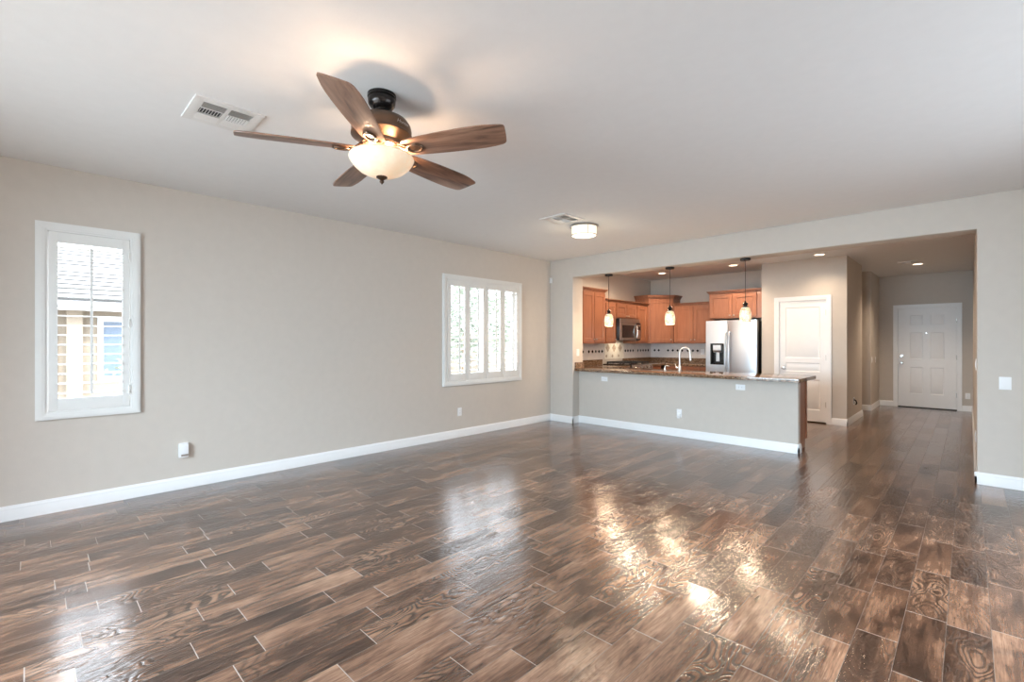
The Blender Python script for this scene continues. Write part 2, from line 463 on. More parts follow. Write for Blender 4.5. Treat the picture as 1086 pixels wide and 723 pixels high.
b = MB(); b.prism([(2.3, -0.05), (FD[0], -0.05), (FD[0], FD[2]), (FD[1], FD[2]), (FD[1], -0.05), (5.4, -0.05), (5.4, C + 0.05), (2.3, C + 0.05)], 'y', 12.75, 12.88)
struct('wall_entry', b, M_wall, 'greige end wall of the hall around the front door', 'wall')
b = MB(); b.box(5.262, 5.38, YF + 0.28, 12.75, 0, C)
struct('wall_hall_right', b, M_wall, 'greige right-hand wall of the entry hall', 'wall')
W4 = (1.8, 4.8, 0.55, 2.25)
b = MB(); b.box(6.6, 6.72, -1.5, W4[0], 0, C); b.box(6.6, 6.72, W4[1], YF, 0, C); b.box(6.6, 6.72, W4[0], W4[1], 0, W4[2]); b.box(6.6, 6.72, W4[0], W4[1], W4[3], C)
struct('wall_right', b, M_wall, 'greige wall on the right of the living room', 'wall')
b = MB(); b.box(0, 1.3, -1.5, -1.38, 0, C); b.box(4.7, 6.6, -1.5, -1.38, 0, C); b.box(1.3, 4.7, -1.5, -1.38, 2.36, C)
struct('wall_rear', b, M_wall, 'greige wall behind the camera with added patio door', 'wall')

# sliding patio door, unseen, added behind the camera as a daylight source
b = MB()
for x0, x1 in ((1.3, 1.36), (2.97, 3.03), (4.64, 4.7)): b.box(x0, x1, -1.47, -1.41, 0.0, 2.36)
b.box(1.36, 4.64, -1.47, -1.41, 0.0, 0.06); b.box(1.36, 4.64, -1.47, -1.41, 2.30, 2.36)
d3 = struct('added_door', b, M_white, 'added unseen sliding glass patio door with white frame', 'door')
b = MB(); b.box(1.36, 2.97, -1.443, -1.437, 0.06, 2.30); b.box(3.03, 4.64, -1.443, -1.437, 0.06, 2.30)
b.build('glass_pane', M_glass, d3)

b = MB()  # window added out of view on the right wall as a second daylight source
for q in ((1.8, 1.85), (3.275, 3.325), (4.75, 4.8)): b.box(6.63, 6.69, q[0], q[1], 0.55, 2.25)
b.box(6.63, 6.69, 1.85, 4.75, 0.55, 0.60); b.box(6.63, 6.69, 1.85, 4.75, 2.20, 2.25)
w3 = struct('added_window', b, M_white, 'added unseen white framed window on the right wall', 'window')
b = MB(); b.box(6.657, 6.663, 1.85, 3.275, 0.60, 2.20); b.box(6.657, 6.663, 3.325, 4.75, 0.60, 2.20)
b.build('glass_pane', M_glass, w3)

# baseboards: stepped profile (depth, height)
BP = [(0, 0), (0.016, 0), (0.016, 0.072), (0.013, 0.080), (0.013, 0.092), (0.007, 0.104), (0.005, 0.112), (0, 0.112)]
def baseboard(name, runs, label):
    """runs: (ax, ay, bx, by) with the room on the left of a->b"""
    mb = MB()
    for ax, ay, bx, by in runs:
        d = Vector((bx - ax, by - ay, 0)); ln = d.length; d.normalize(); n = Vector((-d.y, d.x, 0))
        lo = [mb.bm.verts.new(Vector((ax, ay, 0)) + n * p + Vector((0, 0, h))) for p, h in BP]
        hi = [mb.bm.verts.new(Vector((bx, by, 0)) + n * p + Vector((0, 0, h))) for p, h in BP]
        for i in range(len(BP)):
            j = (i + 1) % len(BP); mb.face([lo[i], lo[j], hi[j], hi[i]])
        mb.face(lo); mb.face(hi)
    return struct(name, mb, M_white, label, 'baseboard', smooth=25)
e = 0.016
baseboard('baseboard_left', [(0, YF, 0, -1.38)], 'white stepped baseboard along the long left wall')
baseboard('baseboard_far', [(0.48 + e, YF, 0, YF), (0.48, 6.49, 0.48, YF - e)], 'short white baseboard around the post by the peninsula')
baseboard('baseboard_peninsula', [(3.725 + e, 6.49, 0.48, 6.49), (3.725, 6.597, 3.725, 6.49 - e)], 'white baseboard along the peninsula half wall')
baseboard('baseboard_right', [(6.6, YF, 5.262 - e, YF)], 'white baseboard right of the hall opening')
baseboard('baseboard_hall_right', [(5.262, YF - e, 5.262, 12.75)], 'white baseboard on the right side of the hall')
baseboard('baseboard_pantry', [(3.80 + e, 9.17, 3.592, 9.17), (3.80, 10.65, 3.80, 9.17 - e), (2.737, 9.17, 2.54, 9.17)], 'white baseboard around the pantry corner')
baseboard('baseboard_hall_left', [(3.82 + e, 11.56, 2.42, 11.56), (3.82, 12.75, 3.82, 11.56 - e)], 'white baseboard around the hall wall stub')
baseboard('baseboard_entry', [(4.06, 12.75, 3.82, 12.75), (5.262, 12.75, 5.112, 12.75)], 'white baseboard beside the front door')

# ------------------------------------------------------------------ doors and their casings
def casing(name, x0, x1, ztop, y, w, label):
    mb = MB()
    for d, wi, o in ((0.012, w, 0), (0.018, w * 0.55, w * 0.45)):
        # o: distance from the inner edge where this layer begins
        mb.prism([(x0 - o - wi, 0), (x0 - o, 0), (x0 - o, ztop + o), (x1 + o, ztop + o), (x1 + o, 0), (x1 + o + wi, 0), (x1 + o + wi, ztop + o + wi), (x0 - o - wi, ztop + o + wi)], 'y', y - d, y)
    # jambs with stop
    mb.box(x0, x0 + 0.008, y, y + 0.10, 0, ztop); mb.box(x1 - 0.008, x1, y, y + 0.10, 0, ztop); mb.box(x0 + 0.008, x1 - 0.008, y, y + 0.10, ztop - 0.008, ztop)
    for q in ((x0 + 0.008, x0 + 0.03), (x1 - 0.03, x1 - 0.008)): mb.box(q[0], q[1], y + 0.0605, y + 0.10, 0.017, ztop - 0.008)
    mb.box(x0 + 0.03, x1 - 0.03, y + 0.0605, y + 0.10, ztop - 0.03, ztop - 0.008)
    return struct(name, mb, M_white, label, 'door casing')
def knob(parent, x, z, name='door_knob'):
    mb = MB()
    mb.lathe([(0.0, -0.002), (0.032, -0.002), (0.032, 0.006), (0.026, 0.010), (0.011, 0.012), (0.011, 0.032), (0.024, 0.040), (0.029, 0.052), (0.025, 0.064), (0.0, 0.068)], (x, 0, z), 24, axis='y')
    k = mb.build(name, M_nickel, parent); k['label'] = 'satin nickel round door knob'
def hinges(parent, x, zs):
    for z in zs:
        mb = MB(); mb.box(x - 0.004, x + 0.014, -0.003, 0.012, z - 0.045, z + 0.045); mb.tube([(x + 0.006, -0.005, z - 0.047), (x + 0.006, -0.005, z + 0.047)], 0.006, 8)
        h = mb.build('hinge', M_nickel, parent); h['label'] = 'satin nickel door hinge'
RAISED = [(0.010, -0.009), (0.012, 0.0), (0.022, 0.006)]
casing('trim_1', FD[0], FD[1], FD[2], 12.75, 0.066, 'white casing around the front door')
mb = MB()
fw, fh = FD[1] - FD[0] - 0.024, 2.03
X0 = FD[0] + 0.012
pl = [(4.325 - X0, 4.53 - X0, a, c) for a, c in ((0.265, 0.815), (0.98, 1.53), (1.685, 1.89))] + [(4.645 - X0, 4.85 - X0, a, c) for a, c in ((0.265, 0.815), (0.98, 1.53), (1.685, 1.89))]
mb.panel(fw, fh, 0.044, pl, RAISED)
d1 = mb.build('door_1', M_white, None, loc=(X0, 12.765, 0.018)); d1['kind'] = 'structure'; d1['label'] = 'white six-panel front door at the end of the hall'; d1['category'] = 'door'
knob(d1, 0.058, 0.90)
mb = MB(); mb.lathe([(0, -0.002), (0.031, -0.002), (0.031, 0.010), (0.024, 0.016), (0, 0.016)], (0.058, 0, 1.045), 24, axis='y'); mb.box(0.053, 0.063, -0.032, -0.014, 1.027, 1.063)
mb.build('deadbolt', M_nickel, d1)['label'] = 'satin nickel deadbolt above the knob'
mb = MB(); mb.lathe([(0, -0.001), (0.010, -0.001), (0.010, 0.004), (0, 0.005)], (fw / 2, 0, 1.515), 16, axis='y')
mb.build('peephole', M_chrome, d1)['label'] = 'small bright peephole'
hinges(d1, fw - 0.004, (0.28, 1.03, 1.77))
mb = MB(); mb.box(FD[0] + 0.008, FD[1] - 0.008, 12.755, 12.86, 0, 0.016)
struct('trim_3', mb, M_rubber, 'black threshold under the front door', 'threshold')
casing('trim_2', PD[0], PD[1], PD[2], 9.17, 0.068, 'white casing around the pantry door')
mb = MB()
pw, ph = PD[1] - PD[0] - 0.022, 2.03
X0 = PD[0] + 0.011
pl = [(2.915 - X0, 3.427 - X0, 0.19, 0.70), (2.915 - X0, 3.427 - X0, 0.83, 0.98), (2.915 - X0, 3.427 - X0, 1.06, 1.925)]
mb.panel(pw, ph, 0.04, pl, RAISED)
d2 = mb.build('door_2', M_white, None, loc=(X0, 9.187, 0.02)); d2['kind'] = 'structure'; d2['label'] = 'white three-panel pantry door right of the refrigerator'; d2['category'] = 'door'
knob(d2, 0.062, 0.89); hinges(d2, pw - 0.004, (0.29, 1.07, 1.82))

# ------------------------------------------------------------------ windows in the left wall and their shutters
def window(name, w, mull, label):
    y0, y1, z0, z1 = w
    mb = MB()
    f = 0.035
    mb.box(-0.13, -0.09, y0, y1, z0, z0 + f); mb.box(-0.13, -0.09, y0, y1, z1 - f, z1)
    ys = [y0, y1 - f] + mull
    for yy in ys: mb.box(-0.13, -0.09, yy, yy + f, z0 + f, z1 - f)
    o = struct(name, mb, M_white, label, 'window')
    mb = MB(); mb.box(-0.112, -0.108, y0 + f, y1 - f, z0 + f, z1 - f)
    mb.build('glass_pane', M_glass, o)
    return o
window('window_1', W1, [], 'narrow window behind the single-panel shutter')
window('window_2', W2, [4.775], 'wide window behind the four-panel shutter')

def shutter(yo0, yo1, zo0, zo1, panels, zp0, zp1, op, zo, hinge_side, label):
    """outer frame yo0..yo1 x zo0..zo1; panels = [(y0,y1,oy0,oy1)], openings zo[0]..zo[1]"""
    t = thing('plantation_shutter', label, 'shutter', (0.0, yo0, zo0), FX)
    W, H = yo1 - yo0, zo1 - zo0
    mb = MB()
    # stepped moulding, layer by layer, with the panels' pocket left open
    px0, px1, pz0, pz1 = panels[0][0] - yo0, panels[-1][1] - yo0, zp0 - zo0, zp1 - zo0
    def ring(a0, a1, c0, c1, i0, i1, k0, k1, ya, yb):
        mb.box(a0, i0, ya, yb, c0, c1); mb.box(i1, a1, ya, yb, c0, c1); mb.box(i0, i1, ya, yb, c0, k0); mb.box(i0, i1, ya, yb, k1, c1)
    ring(0, W, 0, H, px0 - .003, px1 + .003, pz0 - .003, pz1 + .003, -0.022, 0)
    ring(0.008, W - 0.008, 0.008, H - 0.008, px0 - .018, px1 + .018, pz0 - .018, pz1 + .018, -0.030, -0.022)
    ring(0.020, W - 0.020, 0.020, H - 0.020, px0 - .034, px1 + .034, pz0 - .034, pz1 + .034, -0.034, -0.030)
    mb.build('outer_frame', M_shut, t)
    for i, (a, c, oa, oc) in enumerate(panels):
        a -= yo0; c -= yo0; oa -= yo0; oc -= yo0
        a += 0.002; c -= 0.002
        mb = MB()
        ya, yb = -0.026, 0.004
        mb.box(a, oa, ya, yb, pz0, pz1); mb.box(oc, c, ya, yb, pz0, pz1)
        mb.box(oa, oc, ya, yb, pz0, zo[0] - zo0); mb.box(oa, oc, ya, yb, zo[1] - zo0, pz1)
        p = mb.build('shutter_panel', M_shut, t, bevel=0.0015)
        mb = MB()
        n = 16
        pitch = (zo[1] - zo[0]) / n
        for k in range(n):
            zc = zo[0] - zo0 + (k + 0.5) * pitch
            pts = []
            for q in range(12):          # lens-shaped blade, opened almost level
                an = 2 * PI * q / 12
                uu, vv = 0.040 * math.cos(an), 0.0052 * math.sin(an)
                ti = R(4)
                pts.append((-0.011 + uu * math.cos(ti) - vv * math.sin(ti), zc + uu * math.sin(ti) + vv * math.cos(ti)))
            mb.prism(pts, 'x', oa + 0.001, oc - 0.001)
        mb.build('louvers', M_shut, p)
        mb = MB(); mid = (oa + oc) / 2
        mb.box(mid - 0.009, mid + 0.009, -0.066, -0.053, zo[0] - zo0 + 0.03, zo[1] - zo0 - 0.03)
        mb.build('tilt_rod', M_shut, p, bevel=0.002)
        hx = c if hinge_side[i] > 0 else a
        for hz in (0.10, 0.5, 0.90):
            mb = MB(); z = pz0 + (pz1 - pz0) * hz
            mb.box(hx - 0.011, hx + 0.011, -0.0285, -0.024, z - 0.035, z + 0.035); mb.tube([(hx, -0.030, z - 0.036), (hx, -0.030, z + 0.036)], 0.005, 8)
            mb.build('hinge', M_shut, p)
    return t
shutter(0.034, 0.684, 0.737, 2.297, [(0.107, 0.606, 0.161, 0.559)], 0.803, 2.225, None, (0.90, 2.143), [1], 'white plantation shutter of one panel on the narrow window at left')
P4 = [(4.045, 4.413, 4.107, 4.364), (4.413, 4.772, 4.462, 4.72), (4.772, 5.127, 4.823, 5.076), (5.127, 5.495, 5.176, 5.441)]
shutter(3.976, 5.564, 0.735, 2.300, P4, 0.803, 2.235, None, (0.905, 2.142), [-1, -1, 1, 1], 'white plantation shutter of four panels on the wide window near the corner')

# ------------------------------------------------------------------ ceiling fan with light
FCX, FCY = 2.823, 1.395
fan = thing('ceiling_fan', 'five-blade ceiling fan with walnut blades and lit alabaster bowl', 'ceiling fan', (FCX, FCY, 0))
mb = MB(); mb.lathe([(0.0, C), (0.079, C), (0.079, C - 0.018), (0.074, C - 0.022), (0.077, C - 0.028), (0.074, C - 0.055), (0.058, C - 0.078), (0.042, C - 0.086), (0.042, C - 0.094), (0.0, C - 0.094)], segs=40)
mb.build('canopy', M_bronze_black, fan)
mb = MB(); mb.lathe([(0.0, C - 0.09), (0.020, C - 0.092), (0.034, C - 0.100), (0.036, C - 0.112), (0.026, C - 0.122), (0.0, C - 0.124)], segs=24)
mb.build('downrod', M_bronze_black, fan)
mb = MB(); mb.lathe([(0.0, 2.630), (0.050, 2.628), (0.105, 2.619), (0.142, 2.600), (0.161, 2.572), (0.166, 2.545), (0.164, 2.525), (0.168, 2.521), (0.168, 2.512), (0.158, 2.506), (0.128, 2.492), (0.112, 2.480), (0.108, 2.462), (0.0, 2.462)], segs=48)
house = mb.build('motor_housing', M_bronze, fan)
mb = MB(); mb.lathe([(0.0, 2.464), (0.092, 2.464), (0.098, 2.455), (0.078, 2.440), (0.060, 2.432), (0.055, 2.405), (0.045, 2.398), (0.012, 2.394), (0.010, 2.295), (0.0, 2.295)], segs=36)
mb.build('switch_cup', M_bronze, fan)
# the maker's script on the motor housing
fc = bpy.data.curves.new('lettering', 'FONT'); fc.body = 'Hunter'; fc.size = 0.030; fc.extrude = 0.0006; fc.shear = 0.35; fc.align_x = 'CENTER'; fc.align_y = 'CENTER'
to = bpy.data.objects.new('lettering', fc); COL.objects.link(to)
me = bpy.data.meshes.new_from_object(to.evaluated_get(bpy.context.evaluated_depsgraph_get())); bpy.data.objects.remove(to, do_unlink=True)
for v in me.vertices:      # wrap round the shell
    an = R(13) + v.co.x / 0.166
    rr = 0.1652 + v.co.z - max(0.0, v.co.y) * 0.10
    v.co = (rr * math.cos(an), rr * math.sin(an), 2.553 + v.co.y)
me.materials.clear(); me.materials.append(M_nickel)
lo = bpy.data.objects.new('lettering', me); COL.objects.link(lo); lo.parent = house; lo['label'] = 'pale script lettering'
def blade_bm():
    mb = MB()
    prof = [(0.145, 0.044), (0.158, 0.058), (0.19, 0.067), (0.28, 0.076), (0.40, 0.084), (0.52, 0.088), (0.60, 0.088), (0.655, 0.084), (0.700, 0.077)]
    up = [(x, w) for x, w in prof] + [(0.716, 0.070), (0.726, 0.058), (0.738, 0.015)]
    dn = [(x, -w) for x, w in prof] + [(0.736, -0.070), (0.747, -0.064), (0.750, -0.052)]
    pts = up + dn[::-1]
    mb.prism(pts, 'z', -0.004, 0.004)
    return mb
def iron_bm():
    mb = MB()
    # arm dipping from the motor to the blade, a pierced oval foot and two scrolls
    mb.tube([(0.085, 0, 0.036), (0.115, 0, 0.020), (0.145, 0, -0.006), (0.175, 0, -0.014)], [0.014, 0.012, 0.011, 0.010], 10)
    for sg in (1, -1):
        mb.tube([(0.10, 0, 0.028), (0.118, 0.026 * sg, 0.016), (0.145, 0.036 * sg, -0.002), (0.168, 0.026 * sg, -0.010), (0.178, 0.012 * sg, -0.011)], [0.007, 0.008, 0.008, 0.007, 0.006], 8)
    loop = [(0.212 + 0.044 * math.cos(a), 0.032 * math.sin(a), -0.0105) for a in [2 * PI * k / 24 for k in range(24)]]
    loop.append(loop[0])
    mb.tube(loop, 0.0075, 8)
    pts = [(0.212 + 0.044 * math.cos(2*PI*k/24), 0.032 * math.sin(2*PI*k/24)) for k in range(24)]
    mb.prism(pts, 'z', -0.009, -0.0045)
    return mb
bl0 = ir0 = None
for k in range(5):
    a = R(-45.5 + 72 * k)
    rot = (R(-13), 0, a)
    if bl0 is None:
        bl0 = bl = blade_bm().build('blade', M_blade, fan, bevel=0.0015); ir0 = ir = iron_bm().build('blade_iron', M_bronze, bl)
    else:
        bl = bl0.copy(); COL.objects.link(bl); bl.parent = fan
        ir = ir0.copy(); COL.objects.link(ir); ir.parent = bl
    bl.location = (0, 0, 2.432); bl.rotation_euler = rot
bowl_p = [(0.168, 2.400), (0.177, 2.396), (0.180, 2.388), (0.175, 2.374), (0.155, 2.345), (0.122, 2.316), (0.080, 2.296), (0.035, 2.286), (0.0, 2.284)]
inner = [(max(0, r - 0.005), z + 0.004) for r, z in bowl_p][::-1]
mb = MB(); mb.lathe(bowl_p + [(0.0, 2.289)] + inner[1:-1] + [(0.168, 2.4005)], segs=48, cap=False)
bowl = mb.build('glass_bowl', M_bowl, fan); bowl['label'] = 'glowing cream alabaster glass bowl'
mb = MB(); mb.lathe([(0.0, 2.296), (0.012, 2.296), (0.030, 2.288), (0.031, 2.280), (0.018, 2.272), (0.009, 2.266), (0.013, 2.259), (0.010, 2.252), (0.004, 2.247), (0.0, 2.240)], segs=24)
mb.build('finial', M_bronze, bowl)
for k in range(2):
    mb = MB(); an = R(60 + 180 * k)
    mb.lathe([(0.0, 2.322), (0.014, 2.328), (0.022, 2.343), (0.018, 2.360), (0.012, 2.394), (0.0, 2.400)], (0.055 * math.cos(an), 0.055 * math.sin(an), 0), 16)
    mb.build('light_bulb', M_bulb, fan)
for k in range(3):
    an = R(20 + 120 * k)
    light('fan_lamp', 'POINT', (FCX + 0.095 * math.cos(an), FCY + 0.095 * math.sin(an), 2.375), (0, 0, 0), FAN_W, (1.0, 0.66, 0.42), shadow_soft_size=0.025)

# ------------------------------------------------------------------ ceiling air vents
def vent(loc, label, s=1.0, group=None):
    t = thing('air_vent', label, 'vent', loc, 0, 'square ceiling vents')
    h = 0.182 * s; o = 0.130 * s
    mb = MB()
    for q in ((-h, h, -h, -o), (-h, h, o, h), (-h, -o, -o, o), (o, h, -o, o)): mb.box(*q, -0.010, 0)
    mb.box(-o, o, -0.011 * s, 0.011 * s, -0.010, -0.001)
    for xx in (-0.052 * s, 0.040 * s): mb.box(xx, xx + 0.010 * s, -o, o, -0.010, -0.001)
    mb.build('frame', M_vent, t, bevel=0.0015)
    mb = MB(); mb.box(-o, o, -o, o, -0.0012, 0)
    mb.build('duct_opening', M_ventdark, t)
    for sy in (-1, 1):
        y0, y1 = sorted((sy * 0.011 * s, sy * o))
        for x0, x1, ang in ((-o, -0.052 * s, -32), (0.050 * s, o, 42)):
            mb = MB(); n = 4
            for k in range(n):
                xc = x0 + (k + 0.5) * (x1 - x0) / n
                mb.obox((xc, (y0 + y1) / 2, -0.009), (0.020 * s, y1 - y0, 0.0016), Matrix.Rotation(R(ang), 3, 'Y'))
            mb.build('louvers', M_vent, t)
        mb = MB(); n = 8
        for k in range(n):
            yc = y0 + (k + 0.5) * (y1 - y0) / n
            mb.obox(((0.040 - 0.042) / 2 * s, yc, -0.0085), (0.080 * s, 0.011 * s, 0.0014), Matrix.Rotation(R(-52 * sy), 3, 'X'))
        mb.build('louvers', M_vent, t)
    return t
v1 = vent((1.91, 0.837, C), 'white square ceiling vent near the ceiling fan')
dup(v1, (1.895, 4.22, C), 'white square ceiling vent beside the drum light')
v3 = vent((4.44, 10.72, C), 'small ceiling vent with dark slots in the entry hall', 0.72)

# ------------------------------------------------------------------ drum light
t = thing('drum_light', 'round flush drum ceiling light with linen shade, lit', 'ceiling light', (1.885, 4.66, C))
mb = MB(); mb.lathe([(0, 0), (0.166, 0), (0.168, -0.004), (0.168, -0.016), (0.164, -0.020), (0, -0.020)], segs=48); mb.build('ceiling_plate', M_nickel, t)
mb = MB(); mb.lathe([(0.150, -0.018), (0.150, -0.118), (0.147, -0.118), (0.147, -0.018)], segs=48, cap=False); sh = mb.build('lamp_shade', M_drumshade, t)
mb = MB()
mb.lathe([(0.151, -0.112), (0.154, -0.112), (0.154, -0.120), (0.145, -0.120), (0.145, -0.116), (0.151, -0.116), (0.151, -0.112)], segs=48, cap=False)
for k in range(4):
    an = R(-38 + 90 * k); mb.obox((0.1525 * math.cos(an), 0.1525 * math.sin(an), -0.067), (0.004, 0.006, 0.10), Matrix.Rotation(an, 3, 'Z'))
mb.build('shade_frame', M_nickel, sh)
mb = MB(); mb.lathe([(0, -0.126), (0.10, -0.124), (0.140, -0.119), (0.146, -0.114), (0, -0.113)], segs=48); mb.build('diffuser', M_drumlens, t)
light('drum_lamp', 'POINT', (1.885, 4.66, C - 0.20), (0, 0, 0), 6.0, (1.0, 0.82, 0.58), shadow_soft_size=0.14)

# ------------------------------------------------------------------ recessed lights
def can(loc, label):
    t = thing('recessed_light', label, 'recessed light', loc, 0, 'recessed ceiling lights')
    mb = MB(); mb.lathe([(0.068, -0.001), (0.095, 0.0), (0.097, -0.004), (0.090, -0.008), (0.070, -0.009), (0.068, -0.001)], segs=32, cap=False); mb.build('trim_ring', M_plate, t)
    mb = MB(); mb.lathe([(0, -0.001), (0.071, -0.001), (0.071, -0.005), (0, -0.006)], segs=32); mb.build('lens', M_lens, t)
    return t
CANS = [((0.749, 8.94, C), 'recessed ceiling light above the kitchen corner cabinet'), ((2.139, 8.911, C), 'recessed ceiling light above the refrigerator'),
        ((3.50, 8.78, C), 'recessed ceiling light in front of the pantry door'), ((4.55, 11.06, C), 'recessed ceiling light in the entry hall by the front door')]
c0 = can(*CANS[0])
CANS += [((0.95, 7.55, C), 'added unseen recessed light over the counter left of the range, behind the header'), ((2.14, 7.55, C), 'added unseen recessed light over the kitchen aisle, behind the header'),
         ((3.40, 7.40, C), 'added unseen recessed light over the end of the peninsula, behind the header')]  # hidden row added to brighten the kitchen
for l, s in CANS[1:]: dup(c0, l, s)
for i, (l, s) in enumerate(CANS):
    light('can_lamp', 'SPOT', (l[0], l[1], C - 0.02), (0, 0, 0), CAN_W * (3.2, 3.2, 1.6, 5.5, 2.6, 2.6, 1.0)[i], (1.0, 0.77, 0.56), spot_size=R(125 if i < 4 else 172), spot_blend=1.0 if i < 4 else 0.4, shadow_soft_size=0.06, specular_factor=0.12)  # wide spots belong to the added hidden row

# ------------------------------------------------------------------ pendants over the peninsula
def pendant(loc, label):
    t = thing('pendant_light', label, 'pendant light', loc, 0, 'pendants over the peninsula')
    mb = MB(); mb.lathe([(0, 0), (0.062, 0), (0.062, -0.022), (0.058, -0.027), (0.012, -0.029), (0.010, -0.036), (0, -0.036)], segs=32); mb.build('canopy', M_black, t)
    mb = MB(); mb.tube([(0, 0, -0.03), (0, 0, -0.555)], 0.0032, 8); mb.build('cord', M_black, t)
    mb = MB(); mb.lathe([(0, -0.545), (0.010, -0.548), (0.012, -0.565), (0.030, -0.580), (0.033, -0.592), (0.020, -0.604), (0.020, -0.612), (0.034, -0.622), (0.036, -0.640), (0, -0.640)], segs=24); mb.build('socket_cap', M_bronze_black, t)
    mb = MB(); pr = [(0.030, -0.628), (0.046, -0.637), (0.060, -0.662), (0.069, -0.700), (0.072, -0.740), (0.070, -0.780), (0.063, -0.826)]
    mb.lathe(pr + [(r - 0.004, z) for r, z in pr[::-1]], segs=32, cap=False); mb.build('lamp_shade', M_pend, t)
    mb = MB(); mb.lathe([(0, -0.64), (0.014, -0.65), (0.016, -0.68), (0.026, -0.72), (0.018, -0.75), (0, -0.76)], segs=16); mb.build('light_bulb', M_bulb, t)
    return t
PX = [1.09, 2.114, 3.138]
p0 = pendant((PX[0], 6.45, HDR), 'pendant light with mosaic shade hanging before the tall left cabinet')
dup(p0, (PX[1], 6.45, HDR), 'middle pendant light with mosaic shade, above the sink faucet')
dup(p0, (PX[2], 6.45, HDR), 'pendant light with mosaic shade hanging before the refrigerator')
for x in PX:
    light('pendant_lamp', 'POINT', (x, 6.45, HDR - 0.90), (0, 0, 0), 16.0, (1.0, 0.75, 0.52), shadow_soft_size=0.06, specular_factor=0.08)

# ------------------------------------------------------------------ kitchen cabinets
SHAKER = [(0.004, -0.0005), (0.006, -0.009)]
def cab_door(parent, x0, x1, z0, z1, y, knob_at=None, name='door', fr=0.058, loc=None, rot=None):
    mb = MB(); w, h = x1 - x0, z1 - z0
    f = min(fr, h * 0.28)
    mb.panel(w, h, 0.019, [(f, w - f, f, h - f)], SHAKER)
    d = mb.build(name, M_maple, parent, bevel=0.0, loc=(x0, y - 0.019, z0))
    if knob_at is not None:
        mb = MB(); kx, kz = knob_at
        mb.lathe([(0, -0.001), (0.006, 0.0), (0.005, 0.012), (0.014, 0.018), (0.015, 0.024), (0.010, 0.029), (0, 0.030)], (kx - x0, 0, kz - z0), 16, axis='y')
        mb.build('knob', M_nickel, d)['label'] = 'small satin metal knob'
    return d
def crown(parent, w, d, h, zt, left=True, right=True):
    """cove crown along the front (y=-d) and returned sides"""
    mb = MB()
    steps = [(0.006, 0.0, 0.018), (0.018, 0.018, 0.034), (0.034, 0.034, h - 0.014), (0.042, h - 0.014, h)]
    for o, a, c in steps:
        mb.box(-o if left else 0, w + (o if right else 0), -d - o, 0 if True else 0, zt + a, zt + c)
    mb.build('crown_molding', M_maple_d, parent)
def wall_cab(label, loc, rz, w, d, h, doors, crown_h=0.055, rail=0.03, cl=True, cr=True, group='maple wall cabinets', overlay=0.012):
    """loc = lower back left corner; local x along the wall, -y into the room"""
    t = thing('wall_cabinet', label, 'cabinet', loc, rz, group)
    mb = MB(); mb.box(0, w, -d, -0.001, 0, h); mb.build('body', M_maple, t, bevel=0.001)
    for q in doors: cab_door(t, *q[:4], -d - 0.0005, q[4] if len(q) > 4 else None)
    if crown_h: crown(t, w, d, crown_h, h, cl, cr)
    return t
D = 0.311
# left wall, seen from the peninsula: tall pair, narrow, over the microwave, single
zb = 1.325
wall_cab('tall two-door maple wall cabinet at the left beside the post', (0, 6.80, zb), FX, 0.733, D, 0.945,
         [(0.015, 0.36, 0.03, 0.925, (0.33, 0.075)), (0.373, 0.718, 0.03, 0.925, (0.403, 0.075))], 0.062)
wall_cab('narrow one-door maple wall cabinet left of the microwave', (0, 7.535, zb), FX, 0.37, D, 0.79, [(0.015, 0.358, 0.03, 0.765, (0.33, 0.075))], 0.055, cl=False, cr=False)
wall_cab('short two-door maple wall cabinet above the microwave', (0, 7.906, 1.815), FX, 0.784, D, 0.30,
         [(0.012, 0.384, 0.02, 0.275, (0.355, 0.05)), (0.398, 0.772, 0.02, 0.275, (0.428, 0.05))], 0.055, cl=False, cr=False)
wall_cab('one-door maple wall cabinet right of the microwave', (0, 8.691, zb), FX, 0.50, D, 0.79, [(0.03, 0.42, 0.03, 0.765, (0.06, 0.075))], 0.055, cl=False, cr=False)
# corner cabinet set diagonally
t = thing('corner_cabinet', 'taller maple corner cabinet with diagonal door and wide crown', 'cabinet', (0, 9.9, zb), 0, 'maple wall cabinets')
pts = [(0.001, -0.707), (0.318, -0.707), (0.695, -0.330), (0.695, -0.001), (0.001, -0.001)]
HC = 0.945
mb = MB(); mb.prism(pts, 'z', 0, HC); mb.build('body', M_maple, t)
dl = math.hypot(0.377, 0.377)
mb = MB(); mb.panel(dl - 0.07, 0.895, 0.019, [(0.058, dl - 0.128, 0.058, 0.837)], SHAKER)
n = Vector((0.7071, -0.7071, 0)); al = Vector((0.7071, 0.7071, 0))
pl = Vector((0.318, -0.707, 0.03)) + al * 0.035 + n * 0.0195
dd = mb.build('door', M_maple, t, loc=pl, rot=(0, 0, R(45)))
mb = MB(); mb.lathe([(0, -0.001), (0.006, 0.0), (0.005, 0.012), (0.014, 0.018), (0.015, 0.024), (0.010, 0.029), (0, 0.030)], (dl - 0.10, 0, 0.05), 16, axis='y'); mb.build('knob', M_nickel, dd)
mb = MB()
for o, a, c in ((0.008, 0, 0.020), (0.024, 0.020, 0.042), (0.042, 0.042, 0.060), (0.052, 0.060, 0.078)):
    k = o * 0.414
    mb.prism([(0.001, -0.707 - o), (0.318 + k, -0.707 - o), (0.695 + o, -0.330 - k), (0.695 + o, -0.001), (0.001, -0.001)], 'z', HC + a, HC + c)
mb.build('crown_molding', M_maple_d, t)
